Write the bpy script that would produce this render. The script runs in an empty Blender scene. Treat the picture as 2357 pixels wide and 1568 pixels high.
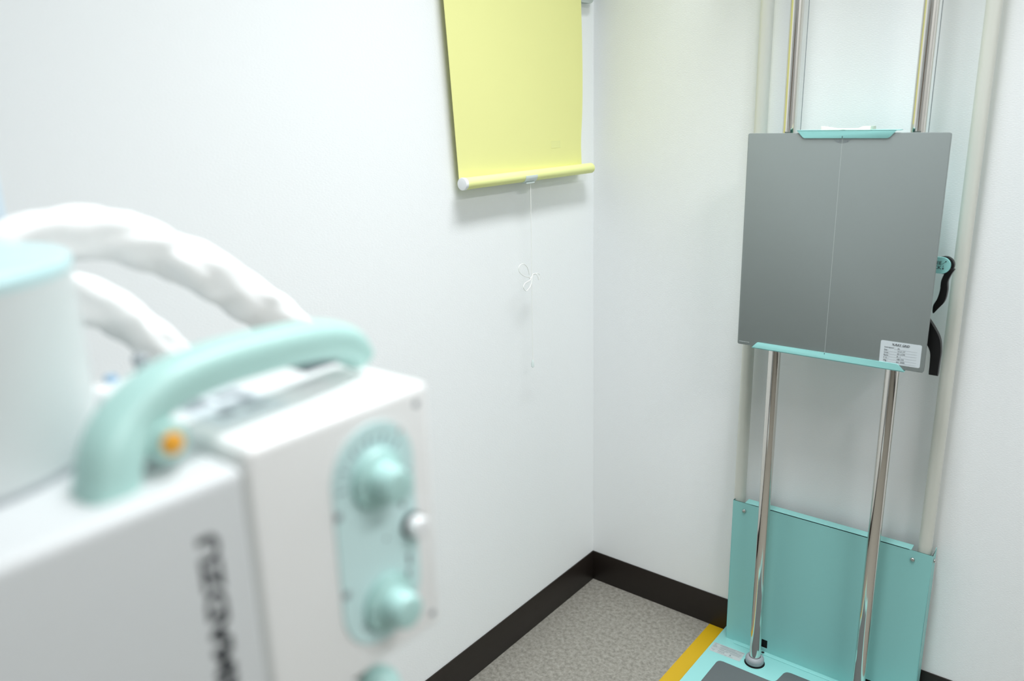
import bpy, bmesh, math, random
from mathutils import Vector, Matrix, noise
random.seed(4)
sc = bpy.context.scene
PI = math.pi

# ---------------------------------------------------------------- camera
cam = bpy.data.cameras.new('camera')
cam.sensor_width = 36.0
cam.lens = 28.4032
cam.clip_start = 0.01
cam.dof.use_dof = True
cam.dof.focus_distance = 1.98
cam.dof.aperture_fstop = 2.7
camo = bpy.data.objects.new('camera', cam)
camo.matrix_world = Matrix(((0.783493, -0.14978, 0.603079, 1.252544),
                            (0.620852, 0.229439, -0.7496, -1.939878),
                            (-0.026095, 0.96173, 0.272755, 1.453776),
                            (0, 0, 0, 1)))
sc.collection.objects.link(camo)
sc.camera = camo

# ---------------------------------------------------------------- light and exposure
sc.view_settings.view_transform = 'Standard'
sc.view_settings.look = 'None'
sc.view_settings.gamma = 1.0
sc.view_settings.use_curve_mapping = False
sc.view_settings.exposure = 0.0
sc.cycles.max_bounces = 10
sc.cycles.diffuse_bounces = 6
sc.cycles.caustics_reflective = False
sc.cycles.caustics_refractive = False
world = bpy.data.worlds.new('world')
sc.world = world
world.use_nodes = True
world.node_tree.nodes['Background'].inputs[0].default_value = (0.8, 0.9, 1.0, 1)
world.node_tree.nodes['Background'].inputs[1].default_value = 0.0
CEIL = 2.95


def area(name, loc, sx, sy, power, col, spread=180):
    l = bpy.data.lights.new(name, 'AREA')
    l.shape = 'RECTANGLE'
    l.size = sx
    l.size_y = sy
    l.energy = power
    l.color = col
    l.spread = math.radians(spread)      # beam angle, narrowed to even out the walls and dim the edges
    o = bpy.data.objects.new(name, l)
    o.location = loc
    sc.collection.objects.link(o)
    return o


KEY = (0.79, -0.75)
SIDE = (2.40, -1.55)
area('key_lamp', (KEY[0], KEY[1], CEIL - 0.055), 0.26, 1.1, 18.5, (0.94, 0.972, 1.0), 88)
area('side_fill_lamp', (SIDE[0], SIDE[1], CEIL - 0.055), 0.20, 1.1, 27, (1.0, 0.985, 0.985))  # unseen fill lamp, added to brighten the walls and collimator face


# ---------------------------------------------------------------- materials


def srgb(r, g, b):
    f = lambda c: (c / 255 / 12.92) if c / 255 <= 0.04045 else ((c / 255 + 0.055) / 1.055) ** 2.4
    return (f(r), f(g), f(b), 1)


def mat(name, col, rough=0.5, metal=0.0, spec=0.5):
    m = bpy.data.materials.new(name)
    m.use_nodes = True
    b = m.node_tree.nodes['Principled BSDF']
    b.inputs['Base Color'].default_value = col if len(col) == 4 else (*col, 1)
    b.inputs['Roughness'].default_value = rough
    b.inputs['Metallic'].default_value = metal
    b.inputs['Specular IOR Level'].default_value = spec
    return m


def nodes(m):
    return m.node_tree.nodes, m.node_tree.links, m.node_tree.nodes['Principled BSDF']


def add_noise_bump(m, scale, strength, dist=0.001, stretch=(1, 1, 1), detail=2.0):
    n, l, b = nodes(m)
    tc = n.new('ShaderNodeTexCoord')
    mp = n.new('ShaderNodeMapping')
    mp.inputs['Scale'].default_value = stretch
    nz = n.new('ShaderNodeTexNoise')
    nz.inputs['Scale'].default_value = scale
    nz.inputs['Detail'].default_value = detail
    bp = n.new('ShaderNodeBump')
    bp.inputs['Strength'].default_value = strength
    bp.inputs['Distance'].default_value = dist
    l.new(tc.outputs['Object'], mp.inputs['Vector'])
    l.new(mp.outputs['Vector'], nz.inputs['Vector'])
    l.new(nz.outputs['Fac'], bp.inputs['Height'])
    l.new(bp.outputs['Normal'], b.inputs['Normal'])
    return nz, bp


M_WALL = mat('wallpaper', (0.865, 0.886, 0.89), 0.75, spec=0.25)
add_noise_bump(M_WALL, 190, 0.34, 0.0010, (1.0, 1.0, 3.0), 3.0)
M_CEIL = mat('ceiling_paint', (0.87, 0.88, 0.87), 0.8)
M_BASE = mat('baseboard_vinyl', (0.016, 0.0115, 0.009), 0.45, spec=0.4)
add_noise_bump(M_BASE, 220, 0.15, 0.0005)
M_TEAL = mat('mint_enamel', (0.285, 0.61, 0.59), 0.42, spec=0.4)
add_noise_bump(M_TEAL, 900, 0.05, 0.0003)
M_PALETEAL = mat('pale_mint_plate', (0.62, 0.83, 0.83), 0.4)
M_HANDLE = mat('mint_plastic', (0.42, 0.66, 0.62), 0.38)
M_KNOB = mat('knob_plastic', (0.45, 0.70, 0.67), 0.35)
M_CAP = mat('mint_cap', (0.56, 0.79, 0.81), 0.4)
M_GREY = mat('grid_grey', (0.225, 0.255, 0.25), 0.42, spec=0.35)
add_noise_bump(M_GREY, 1500, 0.06, 0.0003)
M_MAT = mat('foot_mat_rubber', (0.10, 0.115, 0.118), 0.7)
add_noise_bump(M_MAT, 1800, 0.2, 0.0004)
M_CHROME = mat('polished_steel', (0.72, 0.69, 0.65), 0.09, 1.0)
M_STEEL = mat('screw_steel', (0.55, 0.54, 0.52), 0.3, 1.0)
M_CREAM = mat('cream_enamel', (0.66, 0.67, 0.61), 0.4)
M_CREAMP = mat('cream_plastic', (0.74, 0.74, 0.62), 0.45)
M_WHITE = mat('white_enamel', (0.88, 0.89, 0.885), 0.32)
M_WHITEP = mat('white_plastic', (0.85, 0.87, 0.88), 0.4)
M_HOUSING = mat('housing_white', (0.66, 0.70, 0.70), 0.4)
M_MAST = mat('mast_blue_grey', (0.62, 0.72, 0.80), 0.4)
M_BLACK = mat('black_plastic', (0.006, 0.006, 0.0065), 0.5, spec=0.3)
M_DARK = mat('dark_hole', (0.004, 0.006, 0.006), 0.8)
M_INK = mat('ink', (0.02, 0.025, 0.03), 0.6)
M_GREYINK = mat('grey_ink', (0.16, 0.19, 0.21), 0.6)
M_RULE = mat('rule_ink', (0.30, 0.33, 0.36), 0.6)
M_PALEINK = mat('pale_ink', (0.45, 0.49, 0.49), 0.5)
M_RED = mat('red_mark', (0.55, 0.12, 0.12), 0.5)
M_LABEL = mat('label_white', (0.60, 0.66, 0.69), 0.5)
M_SILVER = mat('label_silver', (0.42, 0.46, 0.46), 0.45)
M_ORANGE = mat('orange_button', (0.80, 0.36, 0.02), 0.4)
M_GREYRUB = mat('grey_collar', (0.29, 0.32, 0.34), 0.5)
M_TAPE = mat('yellow_tape', (0.52, 0.325, 0.003), 0.5)
M_CORD = mat('cord', (0.86, 0.87, 0.84), 0.6)
M_CLEAR = mat('frosted_clip', (0.66, 0.74, 0.72), 0.3)
M_BRACKET = mat('bracket_grey', (0.50, 0.56, 0.54), 0.45)
M_WOOD = mat('door_wood', (0.20, 0.12, 0.07), 0.5)
M_SEAM = mat('seam_grey', (0.55, 0.57, 0.56), 0.5)
M_TOPL = mat('label_pale', (0.74, 0.79, 0.82), 0.5)
M_SCALE = mat('scale_ink', (0.30, 0.40, 0.43), 0.6)
M_BLUE = mat('blue_bit', (0.25, 0.42, 0.58), 0.5)

# roller blind fabric: slightly translucent
M_BLIND = mat('blind_fabric', (0.87, 0.865, 0.37), 0.75, spec=0.2)
_n, _l, _b = nodes(M_BLIND)
_t = _n.new('ShaderNodeBsdfTranslucent')
_t.inputs['Color'].default_value = (0.84, 0.85, 0.30, 1)
_mx = _n.new('ShaderNodeMixShader')
_mx.inputs[0].default_value = 0.08
_l.new(_b.outputs[0], _mx.inputs[1])
_l.new(_t.outputs[0], _mx.inputs[2])
_l.new(_mx.outputs[0], _n['Material Output'].inputs['Surface'])
M_BAR = mat('blind_bar_fabric', (0.82, 0.85, 0.36), 0.5, spec=0.35)
M_TAG = mat('blind_tag', (0.79, 0.795, 0.335), 0.75)

# cable sleeve
M_SLEEVE = mat('white_sleeve', (0.88, 0.89, 0.885), 0.6)
add_noise_bump(M_SLEEVE, 120, 0.3, 0.001)

# mottled vinyl floor
M_FLOOR = mat('vinyl_floor', (0.26, 0.25, 0.22), 0.5, spec=0.35)
_n, _l, _b = nodes(M_FLOOR)
_tc = _n.new('ShaderNodeTexCoord')
_a = _n.new('ShaderNodeTexNoise')
_a.inputs['Scale'].default_value = 90
_a.inputs['Detail'].default_value = 6
_a.inputs['Roughness'].default_value = 0.75
_r = _n.new('ShaderNodeValToRGB')
_r.color_ramp.elements[0].position = 0.36
_r.color_ramp.elements[0].color = (0.165, 0.155, 0.132, 1)
_r.color_ramp.elements[1].position = 0.64
_r.color_ramp.elements[1].color = (0.325, 0.31, 0.27, 1)
_l.new(_tc.outputs['Object'], _a.inputs['Vector'])
_l.new(_a.outputs['Fac'], _r.inputs['Fac'])
_l.new(_r.outputs['Color'], _b.inputs['Base Color'])

M_LAMP = mat('lamp_diffuser', (0.9, 0.9, 0.9), 0.5)
_n, _l, _b = nodes(M_LAMP)
_b.inputs['Emission Color'].default_value = (0.92, 0.98, 1, 1)
_b.inputs['Emission Strength'].default_value = 4.0

# ---------------------------------------------------------------- helpers
ORG = {}


def obj(name, bm, m, parent=None, smooth=35):
    """link a bmesh (in world coordinates) as one mesh object, parented by translation only"""
    org = ORG.get(parent.name, Vector()) if parent else Vector()
    if bm is not None and isinstance(bm, bmesh.types.BMesh):
        bmesh.ops.recalc_face_normals(bm, faces=bm.faces[:]) if not getattr(bm, 'keepn', False) else None
        me = bpy.data.meshes.new(name)
        bm.to_mesh(me)
        bm.free()
    else:
        me = bm
    me.transform(Matrix.Translation(-org))
    me.materials.clear()
    me.materials.append(m)
    if smooth:
        for p in me.polygons:
            p.use_smooth = True
        me.set_sharp_from_angle(angle=math.radians(smooth))
    o = bpy.data.objects.new(name, me)
    sc.collection.objects.link(o)
    if parent:
        o.parent = parent
        ORG[o.name] = org
    else:
        ORG[o.name] = Vector()
    return o


def tag(o, label, cat, group=None):
    o['label'] = label
    o['category'] = cat
    if group:
        o['group'] = group
    return o


def thing(name, label, cat, loc, group=None):
    o = bpy.data.objects.new(name, None)
    o.empty_display_size = 0.05
    o.location = loc
    sc.collection.objects.link(o)
    ORG[o.name] = Vector(loc)
    return tag(o, label, cat, group)


def struct(name, bm, m, smooth=0):
    o = obj(name, bm, m, None, smooth)
    o['kind'] = 'structure'
    return o


def B():
    return bmesh.new()


def box(bm, a, b, bev=0.0, seg=3):
    vs = [bm.verts.new((x, y, z)) for x in (a[0], b[0]) for y in (a[1], b[1]) for z in (a[2], b[2])]
    fs = []
    for q in ((0, 1, 3, 2), (4, 6, 7, 5), (0, 4, 5, 1), (2, 3, 7, 6), (0, 2, 6, 4), (1, 5, 7, 3)):
        fs.append(bm.faces.new([vs[i] for i in q]))
    if bev:
        es = list({e for f in fs for e in f.edges})
        bmesh.ops.bevel(bm, geom=es, offset=bev, segments=seg, profile=0.5, affect='EDGES')
    return bm


def frame_from(d):
    d = Vector(d).normalized()
    h = Vector((0, 0, 1)) if abs(d.z) < 0.95 else Vector((1, 0, 0))
    u = d.cross(h).normalized()
    v = u.cross(d).normalized()
    return u, v, d


def lathe(bm, base, axis, prof, seg=40, cap=True):
    """prof: list of (radius, height along axis)"""
    u, v, d = frame_from(axis)
    base = Vector(base)
    rings = []
    for r, h in prof:
        c = base + d * h
        rings.append([bm.verts.new(c + (u * math.cos(2 * PI * k / seg) + v * math.sin(2 * PI * k / seg)) * r) for k in range(seg)])
    for a, b in zip(rings, rings[1:]):
        for k in range(seg):
            bm.faces.new((a[k], a[(k + 1) % seg], b[(k + 1) % seg], b[k]))
    if cap:
        bm.faces.new(rings[0][::-1])
        bm.faces.new(rings[-1])
    return bm


def spline(pts, n):
    """Catmull-Rom through the points"""
    P = [Vector(p) for p in pts]
    P = [P[0] * 2 - P[1]] + P + [P[-1] * 2 - P[-2]]
    out = []
    segs = len(P) - 3
    for i in range(n):
        t = i / (n - 1) * segs
        k = min(int(t), segs - 1)
        t -= k
        a, b, c, d = P[k:k + 4]
        out.append(0.5 * ((2 * b) + (c - a) * t + (2 * a - 5 * b + 4 * c - d) * t * t + (3 * b - a - 3 * c + d) * t ** 3))
    return out


def tube(bm, pts, rad, seg=16, side=None, fn=None, cap=True, expo=2.0):
    """sweep along pts; rad number / list / (ru, rv); side = fixed sideways axis"""
    n = len(pts)
    rings = []
    u = None
    for i, p in enumerate(pts):
        d = (pts[min(i + 1, n - 1)] - pts[max(i - 1, 0)]).normalized()
        if side is not None:
            u = Vector(side)
            u = (u - d * u.dot(d)).normalized()
        elif u is None:
            u = frame_from(d)[0]
        else:
            u = (u - d * u.dot(d)).normalized()
        v = d.cross(u)
        r = rad[i] if isinstance(rad, list) else rad
        ru, rv = r if isinstance(r, tuple) else (r, r)
        ring = []
        for k in range(seg):
            a = 2 * PI * k / seg
            ca, sa = math.cos(a), math.sin(a)
            if expo != 2.0:
                ca = math.copysign(abs(ca) ** (2 / expo), ca)
                sa = math.copysign(abs(sa) ** (2 / expo), sa)
            f = fn(i / (n - 1), a) if fn else 1.0
            ring.append(bm.verts.new(p + u * (ca * ru * f) + v * (sa * rv * f)))
        rings.append(ring)
    for a, b in zip(rings, rings[1:]):
        for k in range(seg):
            bm.faces.new((a[k], a[(k + 1) % seg], b[(k + 1) % seg], b[k]))
    if cap:
        bm.faces.new(rings[0][::-1])
        bm.faces.new(rings[-1])
    return bm


def prism(bm, pts, ext, bev=0.0, seg=2):
    """closed outline (list of Vectors) extruded along ext"""
    ext = Vector(ext)
    a = [bm.verts.new(p) for p in pts]
    b = [bm.verts.new(Vector(p) + ext) for p in pts]
    n = len(pts)
    fa = bm.faces.new(a[::-1])
    fb = bm.faces.new(b)
    for k in range(n):
        bm.faces.new((a[k], a[(k + 1) % n], b[(k + 1) % n], b[k]))
    if bev:
        es = list(fa.edges) + list(fb.edges)
        bmesh.ops.bevel(bm, geom=es, offset=bev, segments=seg, profile=0.5, affect='EDGES')
    return bm


def rrect(w, h, r, n=6):
    """rounded rectangle outline 2-D, centred"""
    out = []
    for cx, cy, a0 in ((w / 2 - r, h / 2 - r, 0), (-w / 2 + r, h / 2 - r, PI / 2), (-w / 2 + r, -h / 2 + r, PI), (w / 2 - r, -h / 2 + r, 1.5 * PI)):
        for k in range(n + 1):
            a = a0 + PI / 2 * k / n
            out.append((cx + r * math.cos(a), cy + r * math.sin(a)))
    return out


def round_poly(pts, r, n=5):
    """round the corners of a 2-D outline; r number or list"""
    out = []
    N = len(pts)
    for i in range(N):
        p = Vector(pts[i]); a = Vector(pts[i - 1]); b = Vector(pts[(i + 1) % N])
        rr = r[i] if isinstance(r, list) else r
        da = (a - p); db = (b - p)
        q = min(rr, da.length * 0.45, db.length * 0.45)
        s = p + da.normalized() * q
        e = p + db.normalized() * q
        for k in range(n + 1):
            t = k / n
            out.append(s * (1 - t) ** 2 + p * 2 * t * (1 - t) + e * t * t)
    return out


def text_mesh(txt, size, M, depth=0.00015, align='LEFT', bold=0.0, sx=1.0):
    c = bpy.data.curves.new('text', 'FONT')
    c.body = txt
    c.size = size
    c.align_x = align
    c.extrude = depth
    c.offset = bold
    o = bpy.data.objects.new('text', c)
    sc.collection.objects.link(o)
    dg = bpy.context.evaluated_depsgraph_get()
    me = bpy.data.meshes.new_from_object(o.evaluated_get(dg))
    bpy.data.objects.remove(o)
    bpy.data.curves.remove(c)
    me.transform(M @ Matrix.Diagonal((sx, 1, 1, 1)))
    return me


def join_text(items):
    """items: list of meshes -> one bmesh"""
    bm = B()
    for me in items:
        bm.from_mesh(me)
        bpy.data.meshes.remove(me)
    return bm


def basis(o, x, y):
    x = Vector(x); y = Vector(y); z = x.cross(y)
    return Matrix(((x.x, y.x, z.x, o[0]), (x.y, y.y, z.y, o[1]), (x.z, y.z, z.z, o[2]), (0, 0, 0, 1)))


# ---------------------------------------------------------------- the setting
RX, RY = 3.3, -4.2
T = 0.1
struct('floor', box(B(), (-T, RY - T, -T), (RX + T, T, 0)), M_FLOOR)
struct('ceiling', box(B(), (-T, RY - T, CEIL), (RX + T, T, CEIL + T)), M_CEIL)
struct('wall_left', box(B(), (-T, RY, 0), (0, 0, CEIL)), M_WALL)
struct('wall_back', box(B(), (-T, 0, 0), (RX + T, T, CEIL)), M_WALL)
struct('wall_right', box(B(), (RX, RY, 0), (RX + T, 0, CEIL)), M_WALL)
struct('wall_front', box(B(), (-T, RY - T, 0), (RX + T, RY, CEIL)), M_WALL)
BH, BT = 0.1, 0.004


def baseboard(name, a, b):
    struct(name, box(B(), a, b, 0.0015, 2), M_BASE, 35)


baseboard('baseboard_left', (0, RY, 0), (BT, 0, BH))
baseboard('baseboard_back', (0, -BT, 0), (RX, 0, BH))
baseboard('baseboard_right', (RX - BT, RY, 0), (RX, 0, BH))
baseboard('baseboard_front', (1.95, RY, 0), (RX, RY + BT, BH))
d = struct('door_1', box(B(), (1.0, RY, 0), (1.9, RY + 0.04, 2.0), 0.004, 2), M_WOOD, 35)
hb = B()
tube(hb, spline([(1.10, RY + 0.04, 1.0), (1.10, RY + 0.085, 1.0), (1.13, RY + 0.09, 1.0), (1.22, RY + 0.09, 1.0)], 14), 0.009, 12)
obj('door_handle', hb, M_STEEL, d)


def lamp_fixture(x, y, label):
    t = thing('ceiling_light', label, 'ceiling light', (x, y, CEIL))
    bm = B(); box(bm, (x - 0.11, y - 0.62, CEIL - 0.03), (x + 0.11, y + 0.62, CEIL), 0.004, 2)
    obj('housing', bm, M_WHITE, t)
    bm = B(); box(bm, (x - 0.085, y - 0.58, CEIL - 0.05), (x + 0.085, y + 0.58, CEIL - 0.03), 0.006, 2)
    obj('diffuser', bm, M_LAMP, t)


lamp_fixture(KEY[0], KEY[1], 'long white ceiling light nearer the corner with the blind')
lamp_fixture(SIDE[0], SIDE[1], 'unseen long white ceiling light added as fill on the side away from the blind')

# yellow tape on the floor beside the stand
bm = B(); box(bm, (0.406, -0.62, 0.0), (0.4585, -0.0045, 0.0008))
tag(obj('floor_tape', bm, M_TAPE, None, 0), 'yellow warning tape stuck to the grey floor along the stand base', 'tape')

# ---------------------------------------------------------------- wall bucky stand
PZ = 0.018                       # top of the base plate
ST = thing('chest_stand', 'mint green x-ray chest stand with two chrome posts against the right wall', 'x-ray stand', (0.722, -0.2, 0))
out = [Vector((x, y, 0.0)) for x, y in round_poly([(0.4595, -0.005), (0.4595, -0.62), (0.985, -0.62), (0.985, -0.005)], 0.006)]
bm = B(); prism(bm, out, (0, 0, PZ), 0.002)
bp_ = obj('base_plate', bm, M_TEAL, ST)
# foot mat: a step forward between the posts
mo = round_poly([(0.505, -0.56), (0.505, -0.162), (0.659, -0.162), (0.666, -0.101), (0.772, -0.101), (0.779, -0.162), (0.940, -0.162), (0.940, -0.56)], 0.014, 6)
mo = mo[::-1]
bm = B(); prism(bm, [Vector((x, y, PZ)) for x, y in mo], (0, 0, 0.0022), 0.0006)
obj('foot_mat', bm, M_MAT, ST)
# nameplate sticker on the base plate
nx, ny = Vector((0.999, 0.03, 0)).normalized(), Vector((-0.03, 0.999, 0)).normalized()
def on_plate(u, v, dz=0.0):
    return Vector((0.4655, -0.137, PZ + dz)) + nx * u + ny * v
bm = B()
prism(bm, [on_plate(u + 0.0435, v + 0.0205) for u, v in rrect(0.087, 0.041, 0.002, 3)], (0, 0, 0.0003))
np_ = obj('nameplate', bm, M_SILVER, bp_, 0)
np_['label'] = 'silver printed nameplate'
bm = B()
def bar(u0, u1, v, h=0.0009):
    q = [on_plate(u0, v - h / 2, 0.0003), on_plate(u1, v - h / 2, 0.0003), on_plate(u1, v + h / 2, 0.0003), on_plate(u0, v + h / 2, 0.0003)]
    prism(bm, q, (0, 0, 0.0001))
for v, u0, u1 in ((0.0385, 0.003, 0.012), (0.0345, 0.004, 0.008), (0.031, 0.003, 0.011), (0.027, 0.004, 0.013), (0.0225, 0.003, 0.014), (0.010, 0.003, 0.014), (0.006, 0.008, 0.012),
                  (0.0378, 0.020, 0.084), (0.0345, 0.019, 0.062), (0.0315, 0.025, 0.082), (0.0285, 0.020, 0.070), (0.0255, 0.024, 0.083), (0.0205, 0.022, 0.036), (0.0205, 0.040, 0.082), (0.0170, 0.024, 0.048), (0.0165, 0.054, 0.080), (0.0048, 0.022, 0.040), (0.0035, 0.042, 0.050), (0.004, 0.053, 0.066)):
    bar(u0, u1, v)
for v in (0.0262, 0.0232, 0.0192, 0.0140, 0.0365):
    bar(0.0, 0.087, v, 0.00022)
box(bm, tuple(on_plate(0.055, 0.008, 0.0003)), tuple(on_plate(0.0595, 0.0115, 0.0004)))
bm2 = join_text([text_mesh('MADE', 0.0052, basis(on_plate(0.0225, 0.0085, 0.0004), nx, ny), 0.0001, 'LEFT', 0.0, 1.3)])
me = bpy.data.meshes.new('t'); bm2.to_mesh(me); bm2.free(); bm.from_mesh(me)
obj('printed_lines', bm, M_GREYINK, np_, 0)

# back panel: folded sheet with a channel at each side and two cable slots at the foot
XL, XR, YF, ZT = 0.4815, 0.9635, -0.057, 0.4435
SH = 0.0014
bm = B()
xs = [XL, 0.580, 0.597, 0.8465, 0.8635, XR]
zs = [PZ, 0.031, 0.056, ZT]
def q4(a, b, c, d_):
    bm.faces.new([bm.verts.new(p) for p in (a, b, c, d_)])
for i in range(5):
    for j in range(3):
        if i in (1, 3) and j == 1:
            continue
        q4((xs[i], YF, zs[j]), (xs[i + 1], YF, zs[j]), (xs[i + 1], YF, zs[j + 1]), (xs[i], YF, zs[j + 1]))
q4((XL, YF, PZ), (XL, YF, ZT), (XL, -0.012, ZT), (XL, -0.012, PZ))
q4((XR, YF, PZ), (XR, -0.012, PZ), (XR, -0.012, ZT), (XR, YF, ZT))
q4((0.512, YF, ZT), (0.918, YF, ZT), (0.918, -0.030, ZT), (0.512, -0.030, ZT))
bmesh.ops.remove_doubles(bm, verts=bm.verts[:], dist=1e-5)
bmesh.ops.recalc_face_normals(bm, faces=bm.faces[:])
bmesh.ops.solidify(bm, geom=bm.faces[:], thickness=SH)
pan = obj('back_panel', bm, M_TEAL, ST, 30)
for xa in (0.580, 0.8465):
    bm = B()
    box(bm, (xa - 0.004, YF + 0.006, 0.027), (xa + 0.021, YF + 0.009, 0.060))
    obj('slot_backing', bm, M_DARK, pan, 0)
# lip of the panel folded on to the base plate
lip = [Vector((x, y, PZ)) for x, y in round_poly([(0.5045, YF + 0.001), (0.5045, -0.0705), (0.9405, -0.0705), (0.9405, YF + 0.001)], [0.001, 0.006, 0.006, 0.001])]
bm = B(); prism(bm, lip, (0, 0, 0.0016), 0.0004)
obj('panel_lip', bm, M_TEAL, pan)
for xa in (0.5885, 0.855):
    bm = B(); lathe(bm, (xa, -0.0628, PZ + 0.0016), (0, 0, 1), [(0.0042, 0), (0.0042, 0.0003)], 20)
    obj('lip_hole', bm, M_DARK, pan, 0)
for p, ax in (((0.5115, YF - SH, 0.4200), (0, -1, 0)), ((0.9235, YF - SH, 0.4200), (0, -1, 0)), ((XR + SH, -0.034, 0.4200), (1, 0, 0))):
    bm = B(); lathe(bm, p, ax, [(0.0050, 0), (0.0048, 0.0012), (0.0037, 0.0024), (0.0019, 0.0031), (0.0004, 0.0033)], 20)
    obj('screw', bm, M_STEEL, pan)

# cream side rails behind the panel
RT = 2.02
for x in (0.4885, 0.9425):
    bm = B()
    o2 = [Vector((x + a, -0.034 + b, 0.03)) for a, b in rrect(0.028, 0.030, 0.0115, 6)]
    prism(bm, o2, (0, 0, RT - 0.03))
    obj('side_rail', bm, M_CREAM, ST)
# chrome posts with grey collars
PY = -0.115
for x in (0.5865, 0.8485):
    bm = B(); lathe(bm, (x, PY, PZ), (0, 0, 1), [(0.0143, 0), (0.0143, RT - PZ)], 48)
    pc = obj('post', bm, M_CHROME, ST)
    pc['label'] = 'chrome post'
    bm = B()
    lathe(bm, (x, PY, PZ + 0.003), (0, 0, 1), [(0.0145, 0.0), (0.0225, 0.0005), (0.0238, 0.003), (0.0240, 0.005), (0.0232, 0.0058), (0.0240, 0.0068), (0.0242, 0.0105), (0.0232, 0.0145), (0.0205, 0.0178), (0.0175, 0.0195), (0.0150, 0.0198)], 40, False)
    obj('collar', bm, M_GREYRUB, pc)
    bm = B(); lathe(bm, (x, PY, PZ), (0, 0, 1), [(0.0268, 0), (0.0268, 0.0008)], 36)
    obj('collar_hole', bm, M_DARK, pc, 0)
    bm = B(); lathe(bm, (x, PY, PZ), (0, 0, 1), [(0.0262, 0.0), (0.0300, 0.0), (0.0295, 0.0014), (0.0268, 0.0014), (0.0262, 0.0)], 40, False)
    obj('collar_rim', bm, M_TEAL, pc)
bm = B(); box(bm, (0.46, -0.14, RT - 0.01), (0.97, -0.015, RT + 0.05), 0.004, 2)
obj('top_beam', bm, M_TEAL, ST)
# lift cables
for x in (0.606, 0.865):
    bm = B(); tube(bm, [Vector((x, -0.10, 1.37)), Vector((x, -0.10, RT))], 0.0007, 8)
    obj('lift_cable', bm, M_GREYINK, ST)
# sliding carriage hidden behind the grid
bm = B(); box(bm, (0.545, -0.160, 0.945), (0.888, -0.078, 1.372), 0.004, 2)
car = obj('carriage', bm, M_TEAL, ST)
# rubber sleeves where the posts enter the carriage
for x in (0.5865, 0.8485):
    bm = B(); lathe(bm, (x, PY, 1.368), (0, 0, 1), [(0.0146, 0), (0.021, 0), (0.021, 0.018), (0.0146, 0.018)], 28, False)
    obj('slide_sleeve', bm, M_BLACK, car)

YG = -0.170                    # front of the grid
# upper clip: folded strip over the grid edge
def yz(x, y, z):
    return Vector((x, y, z))
up = [yz(x, YG - 0.0016, z) for x, z in round_poly([(0.6235, 1.3985), (0.8225, 1.3985), (0.8085, 1.3830), (0.6385, 1.3830)], [0.0005, 0.0005, 0.004, 0.004])]
bm = B(); prism(bm, up, (0, 0.0014, 0), 0.0004)
box(bm, (0.6235, YG - 0.0016, 1.3978), (0.8285, -0.150, 1.3992))
box(bm, (0.66, -0.1515, 1.36), (0.80, -0.1500, 1.3985))
uc = obj('upper_clip', bm, M_TEAL, car, 30)
lo = [yz(x, YG - 0.0016, z) for x, z in round_poly([(0.5505, 0.9055), (0.8855, 0.9055), (0.8700, 0.9205), (0.5640, 0.9205)], [0.0005, 0.0005, 0.004, 0.004])]
bm = B(); prism(bm, lo, (0, 0.0014, 0), 0.0004)
box(bm, (0.5525, YG - 0.0016, 0.9050), (0.8835, -0.150, 0.9064))
box(bm, (0.60, -0.1515, 0.906), (0.84, -0.1500, 0.96))
lc = obj('lower_clip', bm, M_TEAL, car, 30)
bm = B()
box(bm, (0.7178, YG - 0.00175, 1.3832), (0.7192, YG - 0.0015, 1.3872))
obj('centre_notch', bm, M_INK, uc, 0)
bm = B()
box(bm, (0.7178, YG - 0.00175, 0.9168), (0.7190, YG - 0.0015, 0.9204))
obj('centre_notch', bm, M_INK, lc, 0)
# cream chin rest peeking over the grid
def chin(y0, y1, dip, xa, xb, zt):
    pts = [(xa, 1.385), (xb, 1.385), (xb, zt), (xb - 0.016, zt - 0.0005), (xb - 0.030, zt - dip), (xa + 0.026, zt - dip), (xa + 0.012, zt - 0.0005), (xa, zt)]
    b_ = B(); prism(b_, [yz(x, y0, z) for x, z in pts], (0, y1 - y0, 0), 0.001)
    return b_
bm = chin(-0.165, -0.158, 0.0075, 0.6715, 0.7710, 1.4065)
t_ = bpy.data.meshes.new('t'); b2 = chin(-0.130, -0.122, 0.004, 0.668, 0.766, 1.4040); b2.to_mesh(t_); b2.free(); bm.from_mesh(t_)
box(bm, (0.6715, -0.160, 1.3995), (0.7690, -0.125, 1.4010))
box(bm, (0.7690, -0.160, 1.386), (0.7706, -0.125, 1.4062))
obj('chin_rest', bm, M_CREAMP, car, 30)

# lock lever on the right of the carriage: mint tab with black curved arm
def curve_strip(cen, wid, y0, y1, bev=0.0015, n=28):
    """flat curved arm in the x-z plane with changing width"""
    cs = spline([(c[0], 0, c[1]) for c in cen], n)
    ws = spline([(w, 0, 0) for w in wid], n)
    L, R_ = [], []
    for i, c in enumerate(cs):
        dd = (cs[min(i + 1, n - 1)] - cs[max(i - 1, 0)]).normalized()
        nn = Vector((dd.z, 0, -dd.x))
        w = ws[i].x / 2
        L.append(Vector((c.x + nn.x * w, y0, c.z + nn.z * w)))
        R_.append(Vector((c.x - nn.x * w, y0, c.z - nn.z * w)))
    b_ = B()
    prism(b_, L + R_[::-1], (0, y1 - y0, 0), bev)
    return b_
LY = -0.118
bm = curve_strip([(0.9155, 1.0255), (0.9195, 1.0400), (0.9270, 1.0550), (0.9300, 1.0750), (0.9295, 1.0950), (0.9345, 1.1120), (0.9400, 1.1230)],
                 [0.002, 0.0115, 0.0145, 0.0135, 0.0120, 0.0120, 0.0120], LY, LY + 0.014)
lathe(bm, (0.9255, LY + 0.001, 1.1275), (0, 1, 0), [(0.0140, 0), (0.0180, 0.0006), (0.0180, 0.013), (0.0140, 0.014)], 36)
lev = obj('lock_lever', bm, M_BLACK, car)
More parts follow.
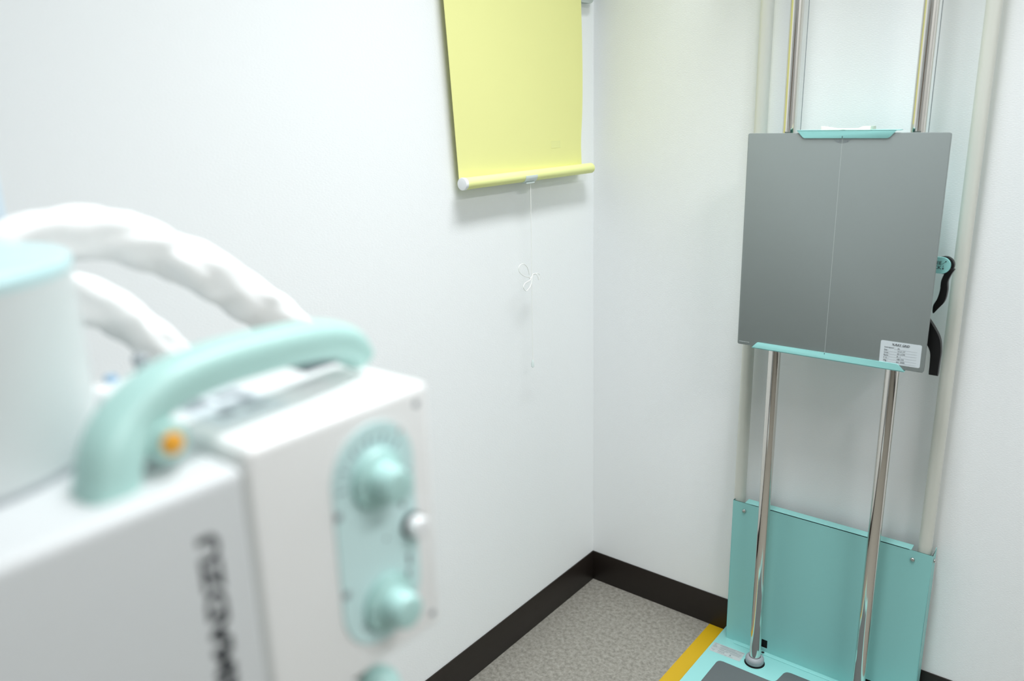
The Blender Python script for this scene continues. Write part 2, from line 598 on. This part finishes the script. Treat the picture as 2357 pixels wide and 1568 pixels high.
tabp = [(0.896, 1.1112)] + [(0.9215 + 0.0168 * math.cos(a), 1.1280 + 0.0168 * math.sin(a)) for a in [(-90 + 180 * k / 20) * PI / 180 for k in range(21)]] + [(0.896, 1.1448)]
bm = B(); prism(bm, [yz(x, LY - 0.005, z) for x, z in tabp], (0, 0.006, 0), 0.0006)
box(bm, (0.86, LY - 0.003, 1.113), (0.8975, LY + 0.012, 1.143))
tb = obj('lever_tab', bm, M_TEAL, lev)
tb['label'] = 'mint tab printed with black capitals and arrows'
its = [text_mesh('FREE', 0.0098, basis((0.9215, LY - 0.0052, 1.1300), (1, 0, 0), (0, 0, 1)), 0.0001, 'RIGHT', 0.0001),
       text_mesh('LOCK', 0.0098, basis((0.9215, LY - 0.0052, 1.1205), (1, 0, 0), (0, 0, 1)), 0.0001, 'RIGHT', 0.0001)]
bm = join_text(its)
def ink_line(bm, x0, z0, x1, z1, w, y):
    dd = Vector((x1 - x0, 0, z1 - z0)).normalized(); nn = Vector((dd.z, 0, -dd.x)) * w / 2
    a = Vector((x0, y, z0)); b = Vector((x1, y, z1))
    prism(bm, [a + nn, b + nn, b - nn, a - nn], (0, -0.0001, 0))
yy = LY - 0.0051
ink_line(bm, 0.9225, 1.1305, 0.9300, 1.1375, 0.0006, yy)
prism(bm, [yz(0.9305, yy, 1.1382), yz(0.9272, yy, 1.1372), yz(0.9294, yy, 1.1350)], (0, -0.0001, 0))
ink_line(bm, 0.9250, 1.1285, 0.9250, 1.1215, 0.0008, yy)
prism(bm, [yz(0.9250, yy, 1.1195), yz(0.9230, yy, 1.1228), yz(0.9270, yy, 1.1228)], (0, -0.0001, 0))
obj('printed_text', bm, M_INK, tb, 0)
# black hand grip below
GY = -0.140
bm = curve_strip([(0.898, 1.012), (0.9130, 0.9920), (0.9255, 0.9720), (0.9325, 0.9500), (0.9335, 0.9250), (0.9335, 0.8975)],
                 [0.030, 0.030, 0.0275, 0.0205, 0.0178, 0.0172], GY, GY + 0.014, 0.004, 30)
obj('hand_grip', bm, M_BLACK, car)

# ---------------------------------------------------------------- the x-ray grid held by the clips
GX0, GX1, GZ0, GZ1 = 0.5155, 0.9205, 0.9095, 1.3935
GR = thing('xray_grid', 'flat grey x-ray grid panel held in mint clips on the chest stand', 'x-ray grid', ((GX0 + GX1) / 2, YG, GZ0))
gc, gh = (GX0 + GX1) / 2, (GZ0 + GZ1) / 2
bm = B(); prism(bm, [yz(gc + a, YG, gh + b) for a, b in rrect(GX1 - GX0, GZ1 - GZ0, 0.004, 4)], (0, 0.006, 0), 0.0005)
gp = obj('panel', bm, M_GREY, GR, 30)
bm = B(); box(bm, (0.71820, YG - 0.00018, 0.912), (0.71885, YG + 0.0001, 1.392))
obj('centre_line', bm, M_PALEINK, gp, 0)
# printed oval with the words TUBE SIDE
bm = B()
oc, oa, ob_ = (0.7185, 1.3865), 0.0190, 0.0145
for k in range(48):
    a0, a1 = 2 * PI * k / 48, 2 * PI * (k + 1) / 48
    ink_line(bm, oc[0] + oa * math.cos(a0), oc[1] + ob_ * math.sin(a0) * 0.9, oc[0] + oa * math.cos(a1), oc[1] + ob_ * math.sin(a1) * 0.9, 0.0005, YG - 0.0001)
me = text_mesh('TUBE SIDE', 0.0056, basis((0.7185, YG - 0.0002, 1.3755), (1, 0, 0), (0, 0, 1)), 0.0001, 'CENTER', 0)
bm.from_mesh(me)
for s in (-1, 1):
    ink_line(bm, 0.7185 + s * 0.0035, 1.3845, 0.7185 + s * 0.0062, 1.3800, 0.0006, YG - 0.0001)
obj('tube_side_mark', bm, M_GREYINK, gp, 0)
bm = B()
for k in range(7):
    box(bm, (0.5205 + k * 0.0036, YG - 0.00018, 0.9158), (0.5205 + k * 0.0036 + 0.0019, YG + 0.0001, 0.9176))
obj('faint_marking', bm, M_PALEINK, gp, 0)
# white label
LX0, LX1, LZ0, LZ1 = 0.8325, 0.9125, 0.9185, 0.9675
lcx, lcz = (LX0 + LX1) / 2, (LZ0 + LZ1) / 2
bm = B(); prism(bm, [yz(lcx + a, YG - 0.0004, lcz + b) for a, b in rrect(LX1 - LX0, LZ1 - LZ0, 0.003, 4)], (0, 0.0005, 0))
lab = obj('grid_label', bm, M_LABEL, GR, 0)
lab['label'] = 'white printed specification label'
ty = YG - 0.0005
def T_(s, x, z, size, al='LEFT', b=0.0, sx=1.0):
    return text_mesh(s, size, basis((x, ty, z), (1, 0, 0), (0, 0, 1)), 0.00008, al, b, sx)
its = [T_('X-RAY GRID', 0.8725, 0.9596, 0.0060, 'CENTER', 0.0001, 1.05)]
rows = [('Interspacer :', 'AL'), ('Size :', '14 X 17"'), ('Lines :', '40 L/CM'), ('Ratio :', '8 : 1'), ('F. D. :', '180 CM'), ('Mfg. :', 'Jan. 2020')]
for k, (a, b) in enumerate(rows):
    z = 0.9527 - k * 0.0058
    its.append(T_(a, 0.8405, z, 0.0042))
    its.append(T_(b, 0.8665, z - 0.0006, 0.0044, 'LEFT', 0.0))
bm = join_text(its)
box(bm, (0.8575, ty - 0.0001, 0.9588), (0.8875, ty, 0.9592))
obj('printed_text', bm, M_INK, lab, 0)
bm = B()
for k in range(6):
    z = 0.9527 - k * 0.0058
    box(bm, (0.8405 if k else 0.8595, ty - 0.0001, z - 0.0016), (0.9045, ty, z - 0.0013))
obj('ruled_lines', bm, M_RULE, lab, 0)

# ---------------------------------------------------------------- roller blind on the left wall
BX = 0.032
BL = thing('roller_blind', 'yellow green roller blind hanging on the white left wall', 'blind', (BX, -0.33, 1.30))
BT_ = 2.02
bm = B()
NV, NU = 40, 24
grid = []
for j in range(NV + 1):
    z = 1.308 + (BT_ - 1.308) * j / NV
    f = min(1.0, (z - 1.308) / 0.40)
    yl = -0.5785 - 0.0265 * f
    yr = -0.0905 + 0.004 * f + 0.006 * math.sin(f * PI) - 0.003 * math.exp(-((f - 0.18) / 0.12) ** 2)
    if f < 0.12:
        yr += 0.004 * (0.12 - f) / 0.12
    row = []
    for i in range(NU + 1):
        s = i / NU
        y = yl + (yr - yl) * s
        x = BX - 0.010 + 0.004 * math.sin(s * PI) * (0.4 + 0.6 * f) - 0.0035 * abs(2 * s - 1) ** 6 + 0.0012 * math.sin(7 * s + 3 * f) * f
        row.append(bm.verts.new((x, y, z)))
    grid.append(row)
for j in range(NV):
    for i in range(NU):
        bm.faces.new((grid[j][i], grid[j][i + 1], grid[j + 1][i + 1], grid[j + 1][i]))
grid_pts = [[v.co.copy() for v in row] for row in grid]
back = [[bm.verts.new(v.co - Vector((0.0006, 0, 0))) for v in row] for row in grid]
for j in range(NV):
    for i in range(NU):
        bm.faces.new((back[j][i], back[j + 1][i], back[j + 1][i + 1], back[j][i + 1]))
for j in range(NV):
    bm.faces.new((grid[j][0], grid[j + 1][0], back[j + 1][0], back[j][0]))
    bm.faces.new((grid[j][NU], back[j][NU], back[j + 1][NU], grid[j + 1][NU]))
for i in range(NU):
    bm.faces.new((grid[0][i], back[0][i], back[0][i + 1], grid[0][i + 1]))
    bm.faces.new((grid[NV][i], grid[NV][i + 1], back[NV][i + 1], back[NV][i]))
fab = obj('fabric', bm, M_BLIND, BL, 60)
bm = B()
gi = [[grid_pts[j][i] + Vector((0.0003, 0, 0)) for i in range(17, 20)] for j in range(3, 5)]
tv = [[bm.verts.new(p) for p in row] for row in gi]
for i in range(2):
    bm.faces.new((tv[0][i], tv[0][i + 1], tv[1][i + 1], tv[1][i]))
obj('fabric_tag', bm, M_TAG, fab, 0)
bm = B()
lathe(bm, (BX, -0.5825, 1.3013), (0, 1, 0), [(0.0130, 0), (0.0134, 0.001), (0.0134, 0.519), (0.0130, 0.520)], 36)
rb = obj('bottom_bar', bm, M_BAR, BL)
for y0, ax in ((-0.5825, -1), (-0.0625, 1)):
    bm = B(); lathe(bm, (BX, y0, 1.3013), (0, ax, 0), [(0.0137, -0.006), (0.0142, 0.0), (0.0136, 0.0022), (0.0102, 0.0030), (0.004, 0.0034)] if ax < 0 else [(0.0120, -0.002), (0.0120, 0.001), (0.0100, 0.004), (0.005, 0.006)], 32)
    obj('end_cap', bm, M_WHITEP if ax < 0 else M_BAR, rb)
# clip in the middle of the bar
def arc_clip(y0, y1, a0, a1, r0, r1, n=14):
    b_ = B()
    pts = []
    for k in range(n + 1):
        a = math.radians(a0 + (a1 - a0) * k / n); pts.append((r1 * math.cos(a), r1 * math.sin(a)))
    for k in range(n, -1, -1):
        a = math.radians(a0 + (a1 - a0) * k / n); pts.append((r0 * math.cos(a), r0 * math.sin(a)))
    prism(b_, [Vector((BX + a, y0, 1.3013 + b)) for a, b in pts], (0, y1 - y0, 0), 0.0003)
    return b_
bm = arc_clip(-0.3690, -0.3230, -112, 8, 0.0135, 0.0154)
box(bm, (BX - 0.004, -0.363, 1.2835), (BX + 0.010, -0.329, 1.2875), 0.001, 2)
cl = obj('pull_clip', bm, M_CLEAR, rb)
CYY = -0.3385
bm = B()
cordp = spline([(BX + 0.004, CYY, 1.287), (BX + 0.004, CYY - 0.001, 1.20), (BX + 0.004, CYY - 0.002, 1.08), (BX + 0.004, CYY - 0.004, 0.95), (BX + 0.004, CYY - 0.006, 0.832)], 30)
tube(bm, cordp, 0.00085, 8)
cx_, cz_ = BX + 0.004, 1.053
def loop(pts, r=0.0009):
    tube(bm, spline([(cx_ + 0.002 + dx, CYY + dy, cz_ + dz) for dx, dy, dz in pts], 40), r, 8)
loop([(0, -0.002, -0.002), (0.002, -0.016, -0.004), (0.004, -0.022, -0.000), (0.005, -0.045, 0.008), (0.006, -0.064, 0.022), (0.006, -0.062, 0.036), (0.005, -0.045, 0.038), (0.004, -0.028, 0.026), (0.003, -0.019, 0.006)])
loop([(0, -0.004, 0.000), (0.003, -0.016, -0.008), (0.005, -0.040, -0.012), (0.006, -0.048, -0.022), (0.005, -0.034, -0.032), (0.004, -0.014, -0.020), (0.002, -0.004, 0.002), (0.001, 0.004, 0.004)])
loop([(0, 0.000, 0.004), (0.002, 0.008, 0.004), (0.004, 0.014, -0.004), (0.004, 0.018, -0.014)])
loop([(0, 0.002, 0.002), (0.002, 0.016, 0.004), (0.003, 0.024, -0.002), (0.003, 0.022, -0.012)])
cord = obj('pull_cord', bm, M_CORD, BL)
bm = B(); lathe(bm, (BX + 0.004, CYY - 0.006, 0.811), (0, 0, 1), [(0.0015, 0), (0.0042, 0.002), (0.0038, 0.010), (0.0022, 0.018), (0.001, 0.021)], 18)
obj('cord_knob', bm, M_CLEAR, cord)
# roller and brackets above the frame
bm = B(); lathe(bm, (BX - 0.010, -0.622, BT_ + 0.004), (0, 1, 0), [(0.017, 0), (0.017, 0.56)], 32)
obj('roller', bm, M_BLIND, BL)
for y in (-0.636, -0.060):
    bm = B(); box(bm, (0.0, y, BT_ - 0.022), (BX + 0.010, y + 0.006, BT_ + 0.030), 0.001, 2)
    obj('wall_bracket', bm, M_WHITEP, BL)
bm = B(); prism(bm, [Vector((0.0, y, z)) for y, z in round_poly([(-0.090, 1.7185), (-0.034, 1.7185), (-0.026, 1.730), (-0.026, 1.80), (-0.090, 1.80)], 0.006)], (0.018, 0, 0), 0.002)
tag(obj('wall_holder', bm, M_BRACKET), 'small grey plastic holder on the wall beside the blind near the corner', 'holder')

# ---------------------------------------------------------------- mobile x-ray unit in the foreground
FX = 0.903
XU = thing('mobile_xray_unit', 'white x-ray tube head with mint handle and dial plate, close in front', 'x-ray machine', (0.62, -2.0, 0))
# mast, foot and arm behind the tube
bm = B(); prism(bm, [Vector((x, y, 0.06)) for x, y in [(0.40 + a, -1.7310 + b) for a, b in rrect(0.10, 0.16, 0.012, 5)]], (0, 0, 1.84))
mast = obj('mast', bm, M_MAST, XU)
mast['label'] = 'pale blue grey upright mast'
bm = B(); box(bm, (0.22, -2.0, 0.0), (0.75, -1.62, 0.06), 0.01, 3)
obj('mast_foot', bm, M_HOUSING, XU)
bm = B(); box(bm, (0.44, -1.80, 1.16), (0.74, -1.72, 1.24), 0.008, 3)
obj('support_arm', bm, M_HOUSING, XU)
# collimator: taller front box with dial plate
Y0, Y1, Z0, ZB = -1.7270, -1.5920, 1.1130, 1.2890
bm = B(); box(bm, (0.722, Y0, Z0), (FX, Y1, ZB), 0.0045, 4)
col = obj('collimator', bm, M_WHITE, XU)
for y, z in ((-1.604, 1.2775), (-1.601, 1.1240)):
    bm = B(); lathe(bm, (FX, y, z), (1, 0, 0), [(0.0024, 0), (0.0022, 0.0007), (0.001, 0.001)], 16)
    obj('screw', bm, M_GREYRUB, col)
# sheet with printing on top
bm = B(); box(bm, (0.800, -1.716, ZB), (0.866, -1.668, ZB + 0.0003))
tl = obj('top_label', bm, M_TOPL, col, 0)
tl['label'] = 'pale printed caution label'
bm = B()
for xa, ya, xb, yb in ((0.806, -1.712, 0.826, -1.696), (0.812, -1.690, 0.822, -1.672), (0.832, -1.700, 0.838, -1.676), (0.842, -1.706, 0.850, -1.696), (0.826, -1.682, 0.834, -1.672), (0.846, -1.690, 0.851, -1.676)):
    box(bm, (xa, ya, ZB + 0.0003), (xb, yb, ZB + 0.0005))
obj('printed_blocks', bm, M_RULE, tl, 0)
bm = B(); lathe(bm, (0.742, -1.696, ZB), (0, 0, 1), [(0.004, 0), (0.004, 0.010), (0.0052, 0.012), (0.0052, 0.016), (0.003, 0.018)], 20)
obj('top_knob', bm, M_GREYRUB, col)
bm = B(); box(bm, (0.7235, -1.7135, ZB - 0.001), (0.7300, -1.7065, ZB + 0.004), 0.001, 2)
obj('top_stud', bm, M_BLUE, col)
# mint dial plate, a stadium
pc_y, pc_z, pr_, ph = -1.6432, 1.2035, 0.0322, 0.1475
bm = B(); prism(bm, [Vector((FX, pc_y + a, pc_z + b)) for a, b in rrect(pr_ * 2, ph, pr_ - 0.0001, 16)], (0.0016, 0, 0), 0.0005)
dp = obj('dial_plate', bm, M_PALETEAL, col)
dp['label'] = 'pale mint oval dial plate'
PX = FX + 0.0016
bm = B()
def dash(yc, zc, ang, r0, r1, w):
    dv = Vector((0, math.cos(ang), math.sin(ang))); nv = Vector((0, -math.sin(ang), math.cos(ang)))
    c = Vector((PX, yc, zc))
    prism(bm, [c + dv * r0 + nv * w, c + dv * r1 + nv * w, c + dv * r1 - nv * w, c + dv * r0 - nv * w], (0.0001, 0, 0))
K1, K2 = (-1.6430, 1.2420), (-1.6415, 1.1560)
for k in range(11):
    dash(K1[0] - 0.002, K1[1], math.radians(38 + k * 14), 0.0215, 0.0285, 0.0006 if k % 2 else 0.0011)
obj('dial_scale', bm, M_SCALE, dp, 0)
bm = B()
for k in range(8):
    dash(K2[0] - 0.002, K2[1] + 0.001, math.radians(205 + k * 14), 0.0170, 0.0205, 0.0012)
obj('dial_scale', bm, M_SCALE, dp, 0)
bm = B()
for dy, dz, h, w in ((0.019, 0.010, 0.004, 0.003), (0.0235, -0.014, 0.006, 0.002), (0.0235, 0.020, 0.005, 0.002)):
    box(bm, (PX, pc_y + dy, pc_z + dz), (PX + 0.0001, pc_y + dy + w, pc_z + dz + h))
for dy, dz, h, w in ((0.0215, -0.032, 0.008, 0.003), (0.0255, 0.027, 0.008, 0.003), (0.020, -0.041, 0.006, 0.003), (0.004, -0.006, 0.0022, 0.0022)):
    box(bm, (PX, pc_y + dy, pc_z + dz), (PX + 0.0001, pc_y + dy + w, pc_z + dz + h))
obj('printed_text', bm, M_GREYINK, dp, 0)
bm = B()
box(bm, (PX, -1.6215, 1.2640), (PX + 0.0001, -1.6200, 1.2670))
obj('red_mark', bm, M_RED, dp, 0)
bm = B()
box(bm, (PX, -1.6185, 1.1410), (PX + 0.0001, -1.6165, 1.1435))
obj('red_mark', bm, M_RED, dp, 0)
for ky, kz in (K1, K2):
    bm = B()
    lathe(bm, (PX, ky, kz), (1, 0, 0), [(0.0192, 0), (0.0192, 0.0035), (0.0182, 0.0050), (0.0150, 0.0054), (0.0125, 0.0068), (0.0116, 0.0120), (0.0110, 0.0195), (0.0104, 0.0212), (0.0092, 0.0218), (0.003, 0.0220)], 40)
    kn = obj('dial_knob', bm, M_KNOB, dp)
    bm = B(); lathe(bm, (PX + 0.0047, ky - 0.0155, kz + 0.001), (1, 0, 0), [(0.0015, 0), (0.0015, 0.0008)], 12)
    obj('pointer_dot', bm, M_GREYINK, kn)
bm = B(); lathe(bm, (PX, -1.6165, 1.1990), (1, 0, 0), [(0.0086, 0), (0.0086, 0.0025), (0.0070, 0.0030)], 28)
br = obj('button_ring', bm, M_INK, dp)
bm = B(); lathe(bm, (PX + 0.003, -1.6165, 1.1990), (1, 0, 0), [(0.0073, 0), (0.0073, 0.0060), (0.0064, 0.0074), (0.003, 0.0080)], 28)
obj('push_button', bm, M_WHITEP, br)
for y, z in ((-1.6735, 1.2290), (-1.6725, 1.1765)):
    bm = B(); lathe(bm, (PX, y, z), (1, 0, 0), [(0.0027, 0), (0.0026, 0.0008), (0.0012, 0.0012)], 16)
    obj('screw', bm, M_GREYRUB, dp)
# round lever knob beneath the box
bm = B()
prof = [(0.0005, -0.0135)] + [(0.0135 * math.sin(PI * k / 14), -0.0135 * math.cos(PI * k / 14)) for k in range(1, 14)] + [(0.0005, 0.0135)]
lathe(bm, (0.900, -1.6490, 1.0945), (1, 0, 0), prof, 28)
lk = obj('lever_knob', bm, M_KNOB, col)
bm = B(); tube(bm, spline([(0.892, -1.649, 1.0945), (0.87, -1.652, 1.096), (0.845, -1.655, 1.115)], 10), 0.004, 12)
obj('lever_stem', bm, M_STEEL, lk)
# lower rear body that carries the tube housing
M_BODY = mat('body_white_shaded', (0.65, 0.675, 0.685), 0.4)  # slightly greyer paint than the box, darkened further with painted-in shade
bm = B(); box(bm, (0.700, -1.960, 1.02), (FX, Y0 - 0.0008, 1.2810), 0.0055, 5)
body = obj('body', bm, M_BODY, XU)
bm = B(); box(bm, (0.71, Y0 - 0.003, 1.10), (FX - 0.0005, Y0 + 0.001, 1.277))
obj('seam_gasket', bm, M_SEAM, body, 0)
mm = text_mesh('SHIMADZU', 0.0153, basis((FX + 0.0001, -1.7485, 1.1375), (0, 0, 1), (0, -1, 0)), 0.0001, 'LEFT', 0.0007, 1.52)
obj('printed_text', mm, M_INK, body, 0)
# vertical tube housing with mint lid
bm = B(); lathe(bm, (0.759, -1.8285, 1.2760), (0, 0, 1), [(0.0863, 0), (0.0863, 0.1035)], 72)
hs = obj('tube_housing', bm, M_HOUSING, XU)
bm = B(); lathe(bm, (0.759, -1.8285, 1.2808), (0, 0, 1), [(0.0858, 0), (0.0875, 0), (0.0875, 0.0028), (0.0858, 0.0032)], 72, False)  # grey ring standing in for contact shade under the housing
obj('base_contact_shade', bm, M_GREYRUB, hs)
bm = B(); lathe(bm, (0.759, -1.8285, 1.3795), (0, 0, 1), [(0.0863, 0), (0.0866, 0.0010), (0.0866, 0.0050), (0.0845, 0.0072), (0.080, 0.0078)], 72)
obj('housing_lid', bm, M_CAP, hs)
# mint carrying handle bowed over the box
hp = spline([(0.8720, -1.7855, 1.2750), (0.8685, -1.7790, 1.2945), (0.8620, -1.7655, 1.3085), (0.8585, -1.7450, 1.3190), (0.8560, -1.7170, 1.3230), (0.8540, -1.6850, 1.3230), (0.8520, -1.6520, 1.3210), (0.8490, -1.6280, 1.3170), (0.8470, -1.6120, 1.3100), (0.8455, -1.6035, 1.3000)], 60)
rad = []
for i in range(60):
    t = i / 59
    tn = 0.0137 - 0.0015 * min(1, t / 0.3) - 0.0022 * max(0, (t - 0.86) / 0.14)
    rad.append((0.0158 - 0.0008 * max(0, 1 - t / 0.15), tn))
bm = B(); tube(bm, hp, rad, 28, (1, 0, 0), None, True, 3.0)
hd = obj('handle', bm, M_HANDLE, XU, 50)
bm = B(); box(bm, (0.838, -1.652, 1.3015), (0.858, -1.624, 1.3095), 0.003, 2)
obj('underside_switch', bm, M_GREYINK, hd)
bm = B(); lathe(bm, (0.852, -1.7525, 1.2970), (1, 0, 0), [(0.0108, 0), (0.0108, 0.025), (0.0098, 0.027), (0.0075, 0.0275)], 32)
bs = obj('button_boss', bm, M_HANDLE, hd)
bm = B(); lathe(bm, (0.8795, -1.7525, 1.2970), (1, 0, 0), [(0.0058, 0), (0.0056, 0.0020), (0.0042, 0.0034), (0.0015, 0.0039)], 24)
ob2 = obj('release_button', bm, M_ORANGE, bs)
ob2['label'] = 'orange release button'
# two sleeved high voltage cables arching behind
def sleeve(seed):
    def fn(t, a):
        p = Vector((t * 11 + seed, math.cos(a - t * 9) * 1.1, math.sin(a - t * 9) * 1.1))
        q = Vector((t * 26 + seed * 2, math.cos(a + t * 9) * 1.25, math.sin(a + t * 9) * 1.25))
        return 0.98 + 0.22 * noise.noise(p) + 0.20 * noise.noise(q)
    return fn
c1 = spline([(0.50, -1.790, 1.29), (0.55, -1.765, 1.335), (0.590, -1.735, 1.358), (0.600, -1.700, 1.370), (0.600, -1.662, 1.372), (0.600, -1.628, 1.364), (0.600, -1.594, 1.348), (0.600, -1.560, 1.326), (0.600, -1.524, 1.298), (0.600, -1.489, 1.265), (0.600, -1.455, 1.225), (0.603, -1.430, 1.17), (0.61, -1.44, 1.10), (0.62, -1.52, 1.04), (0.63, -1.60, 1.02), (0.655, -1.700, 1.06), (0.68, -1.74, 1.10), (0.71, -1.76, 1.13)], 240)
bm = B(); tube(bm, c1, 0.0205, 36, None, sleeve(3.1))
obj('cable', bm, M_SLEEVE, XU, 80)
c2 = spline([(0.50, -1.800, 1.25), (0.55, -1.775, 1.315), (0.600, -1.722, 1.346), (0.620, -1.671, 1.324), (0.620, -1.632, 1.287), (0.620, -1.593, 1.239), (0.620, -1.565, 1.19), (0.625, -1.56, 1.13), (0.64, -1.60, 1.08), (0.66, -1.68, 1.09), (0.69, -1.74, 1.12), (0.71, -1.77, 1.15)], 170)
bm = B(); tube(bm, c2, 0.0175, 36, None, sleeve(7.7))
obj('cable', bm, M_SLEEVE, XU, 80)
